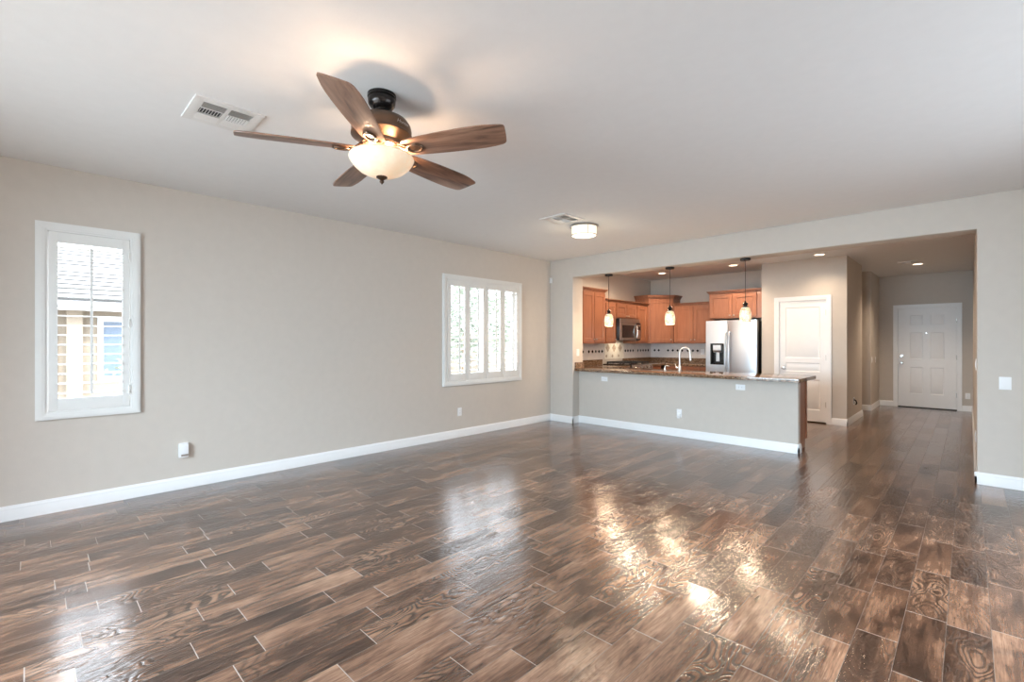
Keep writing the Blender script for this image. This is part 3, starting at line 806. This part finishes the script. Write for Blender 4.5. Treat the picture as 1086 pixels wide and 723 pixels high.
# rear wall
wall_cab('two-door maple wall cabinet between corner cabinet and refrigerator', (0.70, 9.9, zb), 0, 0.845, D, 0.79,
         [(0.018, 0.415, 0.03, 0.765, (0.385, 0.075)), (0.43, 0.83, 0.03, 0.765, (0.46, 0.075))], 0.055, cl=False, cr=False)
wall_cab('deep two-door maple cabinet above the refrigerator', (1.56, 9.9, 1.80), 0, 0.965, 0.60, 0.475,
         [(0.02, 0.425, 0.025, 0.455, (0.395, 0.06)), (0.44, 0.86, 0.025, 0.455, (0.47, 0.06))], 0.06, cl=True, cr=False)

def base_cab(label, loc, rz, w, d, fronts, ends=0):
    t = thing('base_cabinet', label, 'cabinet', loc, rz, 'maple base cabinets')
    mb = MB(); mb.prism([(-0.001, 0), (-0.001, 0.865), (-d, 0.865), (-d, 0.105), (-d + 0.07, 0.105), (-d + 0.07, 0)], 'x', 0, w); mb.build('body', M_maple, t)
    for x0, x1 in fronts:
        cab_door(t, x0, x1, 0.13, 0.67, -d - 0.0005, ((x0 + x1) / 2 + 0.1, 0.62))
        cab_door(t, x0, x1, 0.69, 0.845, -d - 0.0005, ((x0 + x1) / 2, 0.767), name='drawer', fr=0.04)
    return t
base_cab('maple base cabinet below the rear counter left of the refrigerator', (0.66, 9.9, 0), 0, 0.89, 0.60, [(0.02, 0.44), (0.455, 0.875)])
base_cab('maple base cabinet under the counter left of the range', (0, 7.235, 0), FX, 0.655, 0.60, [(0.04, 0.62)])
base_cab('maple base cabinet in the corner right of the range', (0, 8.70, 0), FX, 0.50, 0.60, [(0.03, 0.46)])
t = thing('base_cabinet', 'maple base cabinet with end panel behind the peninsula wall', 'cabinet', (0.66, 6.600, 0), 0, 'maple base cabinets')
mb = MB(); mb.prism([(0.001, 0), (0.001, 0.865), (0.45, 0.865), (0.45, 0.105), (0.38, 0.105), (0.38, 0)], 'x', 0, 3.015); mb.build('body', M_maple, t)
mb = MB(); mb.prism([(0.001, 0), (0.001, 0.865), (0.455, 0.865), (0.455, 0.105), (0.38, 0.105), (0.38, 0)], 'x', 3.015, 3.030)
mb.box(3.030, 3.040, 0.395, 0.455, 0.105, 0.865)
mb.build('end_panel', M_maple, t)

# granite tops
ZC, ZT = 0.868, 0.910
t = tag(None or thing('peninsula_countertop', 'x', 'countertop', (0, 0, 0)), 'glossy brown granite countertop on the peninsula half wall', 'countertop')
mb = MB(); mb.prism([(0.484, 6.355), (3.765, 6.355), (3.765, 7.22), (0.004, 7.22), (0.004, 6.602), (0.484, 6.602)], 'z', ZC, ZT); mb.build('slab', M_granite, t, bevel=0.005)
mb = MB(); mb.box(0.4815, 0.502, 6.365, 6.597, ZT + 0.0005, ZT + 0.102); mb.build('side_splash', M_granite, t, bevel=0.003)
t = thing('corner_countertop', 'brown granite countertop running from the range into the kitchen corner', 'countertop', (0, 0, 0))
mb = MB(); mb.prism([(0.004, 8.682), (0.64, 8.682), (0.64, 9.26), (1.552, 9.26), (1.552, 9.898), (0.004, 9.898)], 'z', ZC, ZT); mb.build('slab', M_granite, t, bevel=0.005)
mb = MB(); mb.box(0.002, 0.022, 8.682, 9.878, ZT + 0.0005, 1.01); mb.box(0.002, 1.552, 9.878, 9.898, ZT + 0.0005, 1.01); mb.build('upstand', M_granite, t)
t = thing('side_countertop', 'short brown granite countertop left of the range', 'countertop', (0, 0, 0))
mb = MB(); mb.box(0.004, 0.64, 7.224, 7.894, ZC, ZT); mb.build('slab', M_granite, t, bevel=0.004)
mb = MB(); mb.box(0.002, 0.022, 6.62, 7.894, ZT + 0.0005, 1.01); mb.build('upstand', M_granite, t)

# tiled backsplash, one mesh: field, black diamonds, cream panel behind the range
mb = MB()
mb.box(0.001, 0.009, 6.62, 9.89, 1.0105, 1.3245, 0); mb.box(0.009, 1.552, 9.891, 9.899, 1.0105, 1.3245, 0)
mb.box(0.001, 0.012, 7.99, 8.71, 1.0107, 1.345, 2)
def dia_x(y, z, hy, hz, x, mi): mb.prism([(y - hy, z), (y, z - hz), (y + hy, z), (y, z + hz)], 'x', 0.008, x, mi)
def dia_y(x, z, h, mi): mb.prism([(x - h, z), (x, z - h), (x + h, z), (x, z + h)], 'y', 9.8885, 9.892, mi)
for y in (6.92, 7.03, 7.14, 7.25, 7.45, 7.565, 7.68, 7.79, 7.90, 8.775, 8.88, 8.985, 9.09, 9.30, 9.415, 9.53, 9.645, 9.76): dia_x(y, 1.168, 0.033, 0.033, 0.0115, 1)
for x in (0.10, 0.20, 0.42, 0.53, 0.64, 0.74, 0.87, 0.98, 1.08, 1.30, 1.40): dia_y(x, 1.168, 0.030, 1)
for y in (8.10, 8.33, 8.56): dia_x(y, 1.235, 0.075, 0.085, 0.015, 3)
for y in (8.05, 8.27, 8.50): dia_x(y, 1.072, 0.035, 0.035, 0.015, 3)
tag(mb.build('tile_backsplash', [M_tile, M_dot, M_creamtile, M_tantile]), 'white tile backsplash with black diamond accents and cream panel behind range', 'backsplash')

# ------------------------------------------------------------------ microwave over the range
t = thing('microwave', 'stainless over-the-range microwave under the short cabinet', 'microwave', (0.0125, 7.908, 1.385), FX)
w, d, h = 0.76, 0.385, 0.425
mb = MB(); mb.box(0, w, -d, 0, 0, h); mb.build('body', M_blackgloss, t, bevel=0.004)
mb = MB(); mb.box(0.003, w - 0.003, -d - 0.018, -d, h - 0.075, h - 0.002)
for k in range(5): mb.box(0.03, w - 0.03, -d - 0.020, -d - 0.018, h - 0.066 + k * 0.012, h - 0.060 + k * 0.012)
mb.build('vent_grille', M_dsteel, t)
mb = MB()
x0, x1, z0, z1 = 0.004, 0.575, 0.006, h - 0.080
f = 0.05
for q in ((x0, x0 + f, z0, z1), (x1 - f, x1, z0, z1), (x0 + f, x1 - f, z0, z0 + f), (x0 + f, x1 - f, z1 - f, z1)): mb.box(q[0], q[1], -d - 0.030, -d, q[2], q[3])
dr = mb.build('door', M_dsteel, t)
mb = MB(); mb.box(x0 + f, x1 - f, -d - 0.024, -d - 0.001, z0 + f, z1 - f); mb.build('window', M_blackgloss, dr)
mb = MB(); hx = x1 - 0.012
mb.tube([(hx, -d - 0.028, z0 + 0.03), (hx + 0.004, -d - 0.055, z0 + 0.06), (hx + 0.006, -d - 0.064, (z0 + z1) / 2), (hx + 0.004, -d - 0.055, z1 - 0.06), (hx, -d - 0.028, z1 - 0.03)], 0.011, 10); mb.build('handle', M_chrome, dr)
mb = MB(); mb.box(0.580, w - 0.003, -d - 0.028, -d, z0, z1); cp = mb.build('control_panel', M_blackgloss, t, bevel=0.002)
mb = MB(); mb.box(0.61, 0.735, -d - 0.030, -d - 0.028, z1 - 0.07, z1 - 0.03); mb.build('display', M_dsteel, cp)
mb = MB(); mb.box(0.608, 0.737, -d - 0.0285, -d - 0.0275, z0 + 0.025, z0 + 0.20)
for i in range(3):
    for j in range(4): mb.box(0.612 + i * 0.043, 0.645 + i * 0.043, -d - 0.0300, -d - 0.0280, z0 + 0.03 + j * 0.045, z0 + 0.058 + j * 0.045)
mb.build('keypad', M_dsteel, cp)
light('cooktop_lamp', 'AREA', (0.20, 8.33, 1.378), (0, 0, 0), 2.2, (1.0, 0.82, 0.58), shape='RECTANGLE', size=0.12, size_y=0.3)

# ------------------------------------------------------------------ gas range
t = thing('gas_range', 'black gas range with cast iron grates on the left kitchen wall', 'range', (0.024, 7.904, 0), FX)
w, d = 0.768, 0.63
mb = MB(); mb.box(0, w, -d, -0.002, 0.08, 0.905); mb.box(0.02, w - 0.02, -d + 0.05, -0.03, 0, 0.08); mb.build('body', M_blackgloss, t, bevel=0.003)
mb = MB(); mb.box(-0.001, w + 0.001, -d - 0.005, -0.001, 0.9055, 0.922); mb.build('cooktop', M_blackgloss, t, bevel=0.004)
for k in range(3):
    mb = MB(); x0 = 0.03 + k * 0.243; x1 = x0 + 0.225
    for yy in (-0.58, -0.33, -0.08): mb.box(x0, x1, yy - 0.006, yy + 0.006, 0.945, 0.968)
    for xx in (x0 + 0.006, (x0 + x1) / 2, x1 - 0.006): mb.box(xx - 0.006, xx + 0.006, -0.58, -0.08, 0.943, 0.966)
    for xx in (x0 + 0.006, x1 - 0.006):
        for yy in (-0.575, -0.085): mb.box(xx - 0.007, xx + 0.007, yy - 0.007, yy + 0.007, 0.9225, 0.946)
    mb.build('grate', M_iron, t)
for bx, by in ((0.14, -0.45), (0.14, -0.19), (0.385, -0.33), (0.63, -0.45), (0.63, -0.19)):
    mb = MB(); mb.lathe([(0, 0.9225), (0.05, 0.9225), (0.048, 0.930), (0.030, 0.933), (0.028, 0.938), (0, 0.939)], (bx, by, 0), 20); mb.build('burner', M_dsteel, t)
mb = MB(); mb.prism([(-d - 0.001, 0.80), (-d - 0.03, 0.80), (-d - 0.045, 0.825), (-d - 0.012, 0.920), (-d - 0.006, 0.920)], 'x', 0.0, w); cp = mb.build('control_panel', M_dsteel, t)
for k in range(5):
    mb = MB(); kx = 0.10 + k * 0.142
    mb.lathe([(0, 0.0), (0.024, 0.0), (0.022, 0.022), (0.018, 0.026), (0, 0.027)], (kx, -d - 0.026, 0.866), 16, axis='y'); mb.build('knob', M_chrome, cp)
mb = MB(); mb.box(0.004, w - 0.004, -d - 0.03, -d - 0.001, 0.26, 0.785); dr = mb.build('oven_door', M_blackgloss, t, bevel=0.004)
mb = MB(); mb.tube([(0.06, -d - 0.03, 0.73), (0.06, -d - 0.075, 0.735), (0.12, -d - 0.08, 0.735), (w - 0.12, -d - 0.08, 0.735), (w - 0.06, -d - 0.075, 0.735), (w - 0.06, -d - 0.03, 0.73)], 0.011, 10); mb.build('handle', M_chrome, dr)

# ------------------------------------------------------------------ refrigerator
t = thing('refrigerator', 'stainless side-by-side refrigerator with ice and water dispenser', 'refrigerator', (1.572, 9.10, 0), 0)
w = 0.915
mb = MB(); mb.box(0.004, w - 0.004, 0.078, 0.74, 0.02, 1.735); mb.box(0.03, w - 0.03, 0.10, 0.7, 0, 0.02); mb.box(0.02, w - 0.02, 0.085, 0.20, 1.735, 1.762); mb.build('body', M_black, t, bevel=0.004)
mb = MB(); mb.box(0.01, w - 0.01, 0.03, 0.075, 0.01, 0.09); mb.build('kick_grille', M_black, t)
SPL = 0.405
ZD0, ZD1 = 0.10, 1.755
dx0, dx1, dz0, dz1 = 0.085, 0.335, 0.925, 1.325
def fdoor(x0, x1, hole):
    mb = MB()
    if hole:
        for q in ((x0, hole[0], ZD0, ZD1), (hole[1], x1, ZD0, ZD1), (hole[0], hole[1], ZD0, hole[2]), (hole[0], hole[1], hole[3], ZD1)): mb.box(q[0], q[1], 0, 0.075, q[2], q[3])
        bmesh.ops.remove_doubles(mb.bm, verts=mb.bm.verts, dist=1e-5)
        return mb.build('freezer_door', M_steel, t)
    # rounded outer corners
    r = 0.02; pts = [(x0, 0.075)] + [(x0 + r * 0.3 * (1 - math.cos(a)), r * 0.3 * (1 - math.sin(a))) for a in [0, R(45), R(90)]] + [(x1 - r + r * math.sin(a), r - r * math.cos(a)) for a in [0, R(22), R(45), R(67), R(90)]] + [(x1, 0.075)]
    mb.prism(pts, 'z', ZD0, ZD1)
    return mb.build('fridge_door', M_steel, t)
fl = fdoor(0.0, SPL - 0.003, (dx0, dx1, dz0, dz1)); fr_ = fdoor(SPL + 0.003, w, None)
mb = MB()
mb.box(dx0, dx1, 0.066, 0.074, dz0, dz1)                    # back of the niche
mb.box(dx0, dx0 + 0.022, -0.004, 0.066, dz0, dz1); mb.box(dx1 - 0.022, dx1, -0.004, 0.066, dz0, dz1)
mb.box(dx0 + 0.022, dx1 - 0.022, -0.004, 0.066, dz0, dz0 + 0.03); mb.box(dx0 + 0.022, dx1 - 0.022, -0.004, 0.066, dz1 - 0.025, dz1)
dsp = mb.build('dispenser', M_blackgloss, fl)
mb = MB(); mb.prism([(-0.006, dz1 - 0.03), (0.06, dz1 - 0.03), (0.06, dz1 - 0.17), (0.03, dz1 - 0.17), (-0.006, dz1 - 0.13)], 'x', dx0 + 0.05, dx1 - 0.05); mb.build('control_panel', M_steel, dsp)
mb = MB(); mb.box(dx0 + 0.095, dx1 - 0.095, 0.035, 0.06, dz0 + 0.06, dz1 - 0.17); mb.build('paddle', M_steel, dsp)
for x, door in ((SPL - 0.030, fl), (SPL + 0.034, fr_)):
    mb = MB(); mb.tube([(x, 0.0, 0.42), (x, -0.045, 0.45), (x, -0.060, 0.50), (x, -0.064, 1.0), (x, -0.060, 1.46), (x, -0.045, 1.51), (x, 0.0, 1.54)], 0.013, 12); mb.build('handle', M_steel, door)

# ------------------------------------------------------------------ faucet and soap pump
t = thing('kitchen_faucet', 'tall brushed nickel gooseneck faucet on the peninsula', 'faucet', (2.03, 6.95, ZT + 0.0006), R(20))
mb = MB(); mb.lathe([(0, 0), (0.030, 0), (0.030, 0.008), (0.024, 0.012), (0.023, 0.07), (0.019, 0.078), (0, 0.078)], segs=24); mb.build('base', M_nickel, t)
mb = MB()
pa = [(0, 0, 0.075), (0, 0, 0.28)] + [(0.075 - 0.075 * math.cos(a), 0.0, 0.28 + 0.075 * math.sin(a)) for a in [R(20 * k) for k in range(1, 9)]] + [(0.150, 0, 0.26)]
mb.tube(pa, 0.0135, 12); mb.build('spout', M_nickel, t)
mb = MB(); mb.tube([(0.150, 0, 0.262), (0.152, 0, 0.24), (0.156, 0, 0.16)], [0.015, 0.018, 0.016], 12); mb.build('spray_head', M_nickel, t)
mb = MB(); mb.tube([(-0.015, 0, 0.048), (-0.055, 0, 0.052)], 0.014, 12); mb.tube([(-0.048, 0, 0.052), (-0.066, 0, 0.11)], [0.009, 0.005], 8); mb.build('handle', M_nickel, t)
t = thing('soap_dispenser', 'short brushed nickel soap pump left of the faucet', 'soap dispenser', (1.80, 6.93, ZT + 0.0006))
mb = MB(); mb.lathe([(0, 0), (0.022, 0), (0.022, 0.006), (0.015, 0.010), (0.014, 0.045), (0, 0.046)], segs=20); mb.build('base', M_nickel, t)
mb = MB(); mb.tube([(0, 0, 0.044), (0, 0, 0.066), (0.015, 0.01, 0.072), (0.06, 0.03, 0.066)], [0.008, 0.009, 0.009, 0.006], 10); mb.build('pump', M_nickel, t)

# ------------------------------------------------------------------ outlets, switches and small wall fittings
def plate(name, label, cat, loc, rz, w=0.072, h=0.116, kind='outlet', n=1, group='white wall plates', horizontal=False):
    t = thing(name, label, cat, loc, rz, group)
    mb = MB(); mb.box(-w/2, w/2, -0.006, 0, -h/2, h/2); mb.build('cover_plate', M_plate, t, bevel=0.002)
    for k in range(n):
        off = (k - (n - 1) / 2) * 0.046
        if kind == 'outlet':
            for s in (-1, 1):
                cx, cz = (s * 0.020, 0) if horizontal else (off, s * 0.020)
                mb = MB()
                pts = [(cx + 0.0165 * math.cos(a) * (1 if not horizontal else 0.85), cz + 0.0165 * math.sin(a) * (0.85 if not horizontal else 1)) for a in [2*PI*q/20 for q in range(20)]]
                mb.prism(pts, 'y', -0.0085, -0.0055)
                r = mb.build('receptacle', M_plate, t)
                mb = MB()
                for q in (-0.006, 0.006):
                    if horizontal: mb.box(cx - 0.0045, cx + 0.0045, -0.0088, -0.0084, cz + q - 0.0011, cz + q + 0.0011)
                    else: mb.box(cx + q - 0.0011, cx + q + 0.0011, -0.0088, -0.0084, cz - 0.0045 + 0.002, cz + 0.0045 + 0.002)
                mb.build('slots', M_slot, r)
        elif kind == 'rocker':
            mb = MB(); mb.prism([(-0.0055, -0.033), (-0.0075, -0.033), (-0.0115, 0.0), (-0.0085, 0.033), (-0.0055, 0.033)], 'x', off - 0.0165, off + 0.0165); mb.build('rocker', M_plate, t)
    return t
ol = plate('wall_outlet', 'white outlet low on the left wall with a plug-in adapter', 'outlet', (0.0, 1.000, 0.362), FX)
a = thing('plug_adapter', 'square white plug-in adapter in the outlet right of narrow window', 'adapter', (0.0095, 0.993, 0.355), FX)
mb = MB(); mb.box(-0.037, 0.037, -0.032, 0.0, -0.062, 0.062); mb.build('case', M_plate, a, bevel=0.004)
mb = MB(); mb.box(-0.020, 0.034, -0.035, -0.032, -0.053, -0.034); mb.build('vent_slot', M_dsteel, a)
plate('wall_outlet', 'white outlet low on the left wall below the wide shuttered window', 'outlet', (0.0, 4.285, 0.358), FX)
plate('wall_outlet', 'white vertical outlet at the middle of peninsula wall with night light', 'outlet', (2.235, 6.49, 0.335), 0)
a = thing('night_light', 'small white plug-in night light in the peninsula wall outlet', 'night light', (2.240, 6.4815, 0.300), 0)
mb = MB(); mb.box(-0.018, 0.018, -0.034, 0, -0.034, 0.030); mb.build('case', M_plate, a, bevel=0.004)
mb = MB(); mb.lathe([(0, 0.034), (0.012, 0.034), (0.010, 0.040), (0, 0.042)], (0, 0, 0), 16, axis='y'); mb.build('sensor', M_shut, a)
plate('wall_outlet', 'white horizontal outlet under the counter at left end of peninsula', 'outlet', (0.983, 6.49, 0.755), 0, 0.116, 0.072, horizontal=True)
plate('wall_outlet', 'white horizontal outlet under the counter toward right end of peninsula', 'outlet', (3.065, 6.49, 0.760), 0, 0.116, 0.072, horizontal=True)
plate('wall_outlet', 'small white outlet on the rear tile backsplash beside the refrigerator', 'outlet', (1.185, 9.891, 1.145), 0)
plate('wall_outlet', 'white outlet low on the entry wall right of front door', 'outlet', (5.19, 12.75, 0.30), 0)
plate('wall_outlet', 'white outlet low on the right hall wall', 'outlet', (5.262, 7.1, 0.34), FMX)
plate('light_switch', 'white switch plate with rocker on the far wall right of hall opening', 'switch', (5.448, YF, 0.968), 0, 0.080, 0.118, 'rocker', 1)
plate('light_switch', 'white switch on the side of the post above peninsula counter', 'switch', (0.48, 6.452, 1.175), FX, kind='rocker')
plate('light_switch', 'white switch on the hall wall stub, farther from front door', 'switch', (3.82, 11.70, 1.00), FX, kind='rocker')
plate('light_switch', 'white switch on the hall wall stub, nearer to front door', 'switch', (3.82, 12.18, 0.99), FX, kind='rocker')
plate('light_switch', 'white switch on the right hall wall just inside the opening', 'switch', (5.262, 6.78, 1.12), FMX, kind='rocker')
t = thing('cable_plate', 'open white cable plate with black hole on the pantry side wall', 'wall plate', (3.80, 9.79, 0.35), FX)
mb = MB()
for q in ((-0.05, 0.05, 0.045, 0.062), (-0.05, 0.05, -0.062, -0.045), (-0.05, -0.034, -0.045, 0.045), (0.034, 0.05, -0.045, 0.045)): mb.box(q[0], q[1], -0.006, 0, q[2], q[3])
mb.build('cover_plate', M_plate, t)
mb = MB(); mb.box(-0.034, 0.034, -0.002, 0, -0.045, 0.045); mb.build('opening', M_slot, t)
mb = MB(); mb.tube([(0.0, -0.002, 0.02), (0.0, -0.03, 0.01), (-0.01, -0.045, -0.03), (0.01, -0.03, -0.06)], 0.010, 8); mb.build('cable', M_black, t)
t = thing('motion_sensor', 'small white motion sensor high in the corner by the post', 'sensor', (0.022, YF, 2.415), 0)
mb = MB(); mb.prism([(-0.020, 0), (0.020, 0), (0.020, -0.022), (0.010, -0.032), (-0.014, -0.032), (-0.020, -0.026)], 'z', -0.045, 0.045); mb.build('case', M_plate, t, bevel=0.003)
mb = MB(); mb.box(-0.008, 0.008, -0.0345, -0.031, -0.015, 0.025); mb.build('lens', M_shut, t)

# ------------------------------------------------------------------ outdoors beyond the windows
b = MB(); b.box(-40, -0.2, -25, 30, -0.30, -0.15); b.box(-0.2, 30, -25, -1.6, -0.30, -0.15)
o = struct('ground', b, M_gravel, 'pale gravel ground outside', 'ground')
h = thing('neighbor_house', 'beige stucco neighbor house with tile roof seen through narrow window', 'house', (-8.5, 0, -0.15))
mb = MB(); mb.box(-6, 0, -7.0, 6.0, 0, 2.20); mb.box(0, 0.25, 0.55, 0.80, 0, 2.20); mb.build('wall', M_stucco, h)
mb = MB(); mb.box(0.50, 0.55, -7.5, 6.5, 2.16, 2.38); mb.build('fascia', M_fascia, h)
mb = MB(); n = 14
for k in range(n):
    x0 = 0.56 - k * 0.32; z0 = 2.36 + k * 0.125
    mb.prism([(x0, z0), (x0, z0 + 0.045), (x0 - 0.36, z0 + 0.165), (x0 - 0.36, z0 + 0.12)], 'y', -7.5, 6.5)
    mb.box(x0 - 0.002, x0 + 0.004, -7.5, 6.5, z0 - 0.005, z0 + 0.05, 1)  # dark strip paints the shaded gap under each tile course
mb.build('roof', [M_rooftile, M_slot], h)
mb = MB()
for q in ((1.05, 1.15, 0.75, 1.95), (1.95, 2.05, 0.75, 1.95), (1.05, 2.05, 0.65, 0.75), (1.05, 2.05, 1.95, 2.05)): mb.box(0, 0.05, q[0], q[1], q[2], q[3])
f = mb.build('window', M_fascia, h)
mb = MB(); mb.box(0.0, 0.02, 1.15, 1.95, 0.75, 1.95); mb.build('pane', M_extglass, f)
mb = MB(); mb.box(0, 0.06, 0.10, 0.42, 0.5, 1.75); mb.build('shutter_board', M_fascia, h)
def plant(name, label, cat, loc, h, w, n, leaf, seed, stemh=0.3, group=None):
    rn = random.Random(seed)
    t = thing(name, label, cat, loc, 0, group)
    mb = MB()
    mb.tube([(0, 0, 0), (0.02, 0.01, stemh), (0.0, 0.03, h * 0.7)], [0.05, 0.04, 0.02], 8)
    mb.build('stem', M_stem, t)
    mb = MB()
    for _ in range(n):
        p = Vector((rn.gauss(0, w * 0.42), rn.gauss(0, w * 0.42), stemh + (h - stemh) * rn.random() ** 0.8))
        q = Matrix.Rotation(rn.uniform(0, 6.28), 3, 'Z') @ Matrix.Rotation(rn.uniform(-1.2, 1.2), 3, 'X') @ Matrix.Rotation(rn.uniform(-1, 1), 3, 'Y')
        s = leaf * rn.uniform(0.6, 1.3)
        vs = [mb.bm.verts.new(p + q @ Vector(c)) for c in ((0, 0, 0), (s * .5, s * .25, s * .1), (s, 0, 0), (s * .5, -s * .25, s * .1))]
        mb.face(vs)
    mb.build('foliage', M_leaf, t, recalc=False)
    return t
plant('shrub', 'leafy shrub before the neighbor window', 'plant', (-7.4, 1.75, -0.15), 1.15, 0.55, 260, 0.16, 3, 0.1)
plant('tree', 'pale green tree behind left half of the wide window', 'tree', (-7.5, 10.6, -0.15), 3.5, 1.7, 1500, 0.24, 4, 0.7, 'trees outside the wide window')
plant('tree', 'pale green tree behind right half of the wide window', 'tree', (-10.5, 15.5, -0.15), 3.6, 1.7, 900, 0.28, 5, 0.9, 'trees outside the wide window')
b = MB(); b.box(-12.6, -12.4, 6.5, 26, -0.15, 1.75)
tag(b.build('garden_wall', M_stucco), 'beige block garden wall behind the trees outside', 'garden wall')
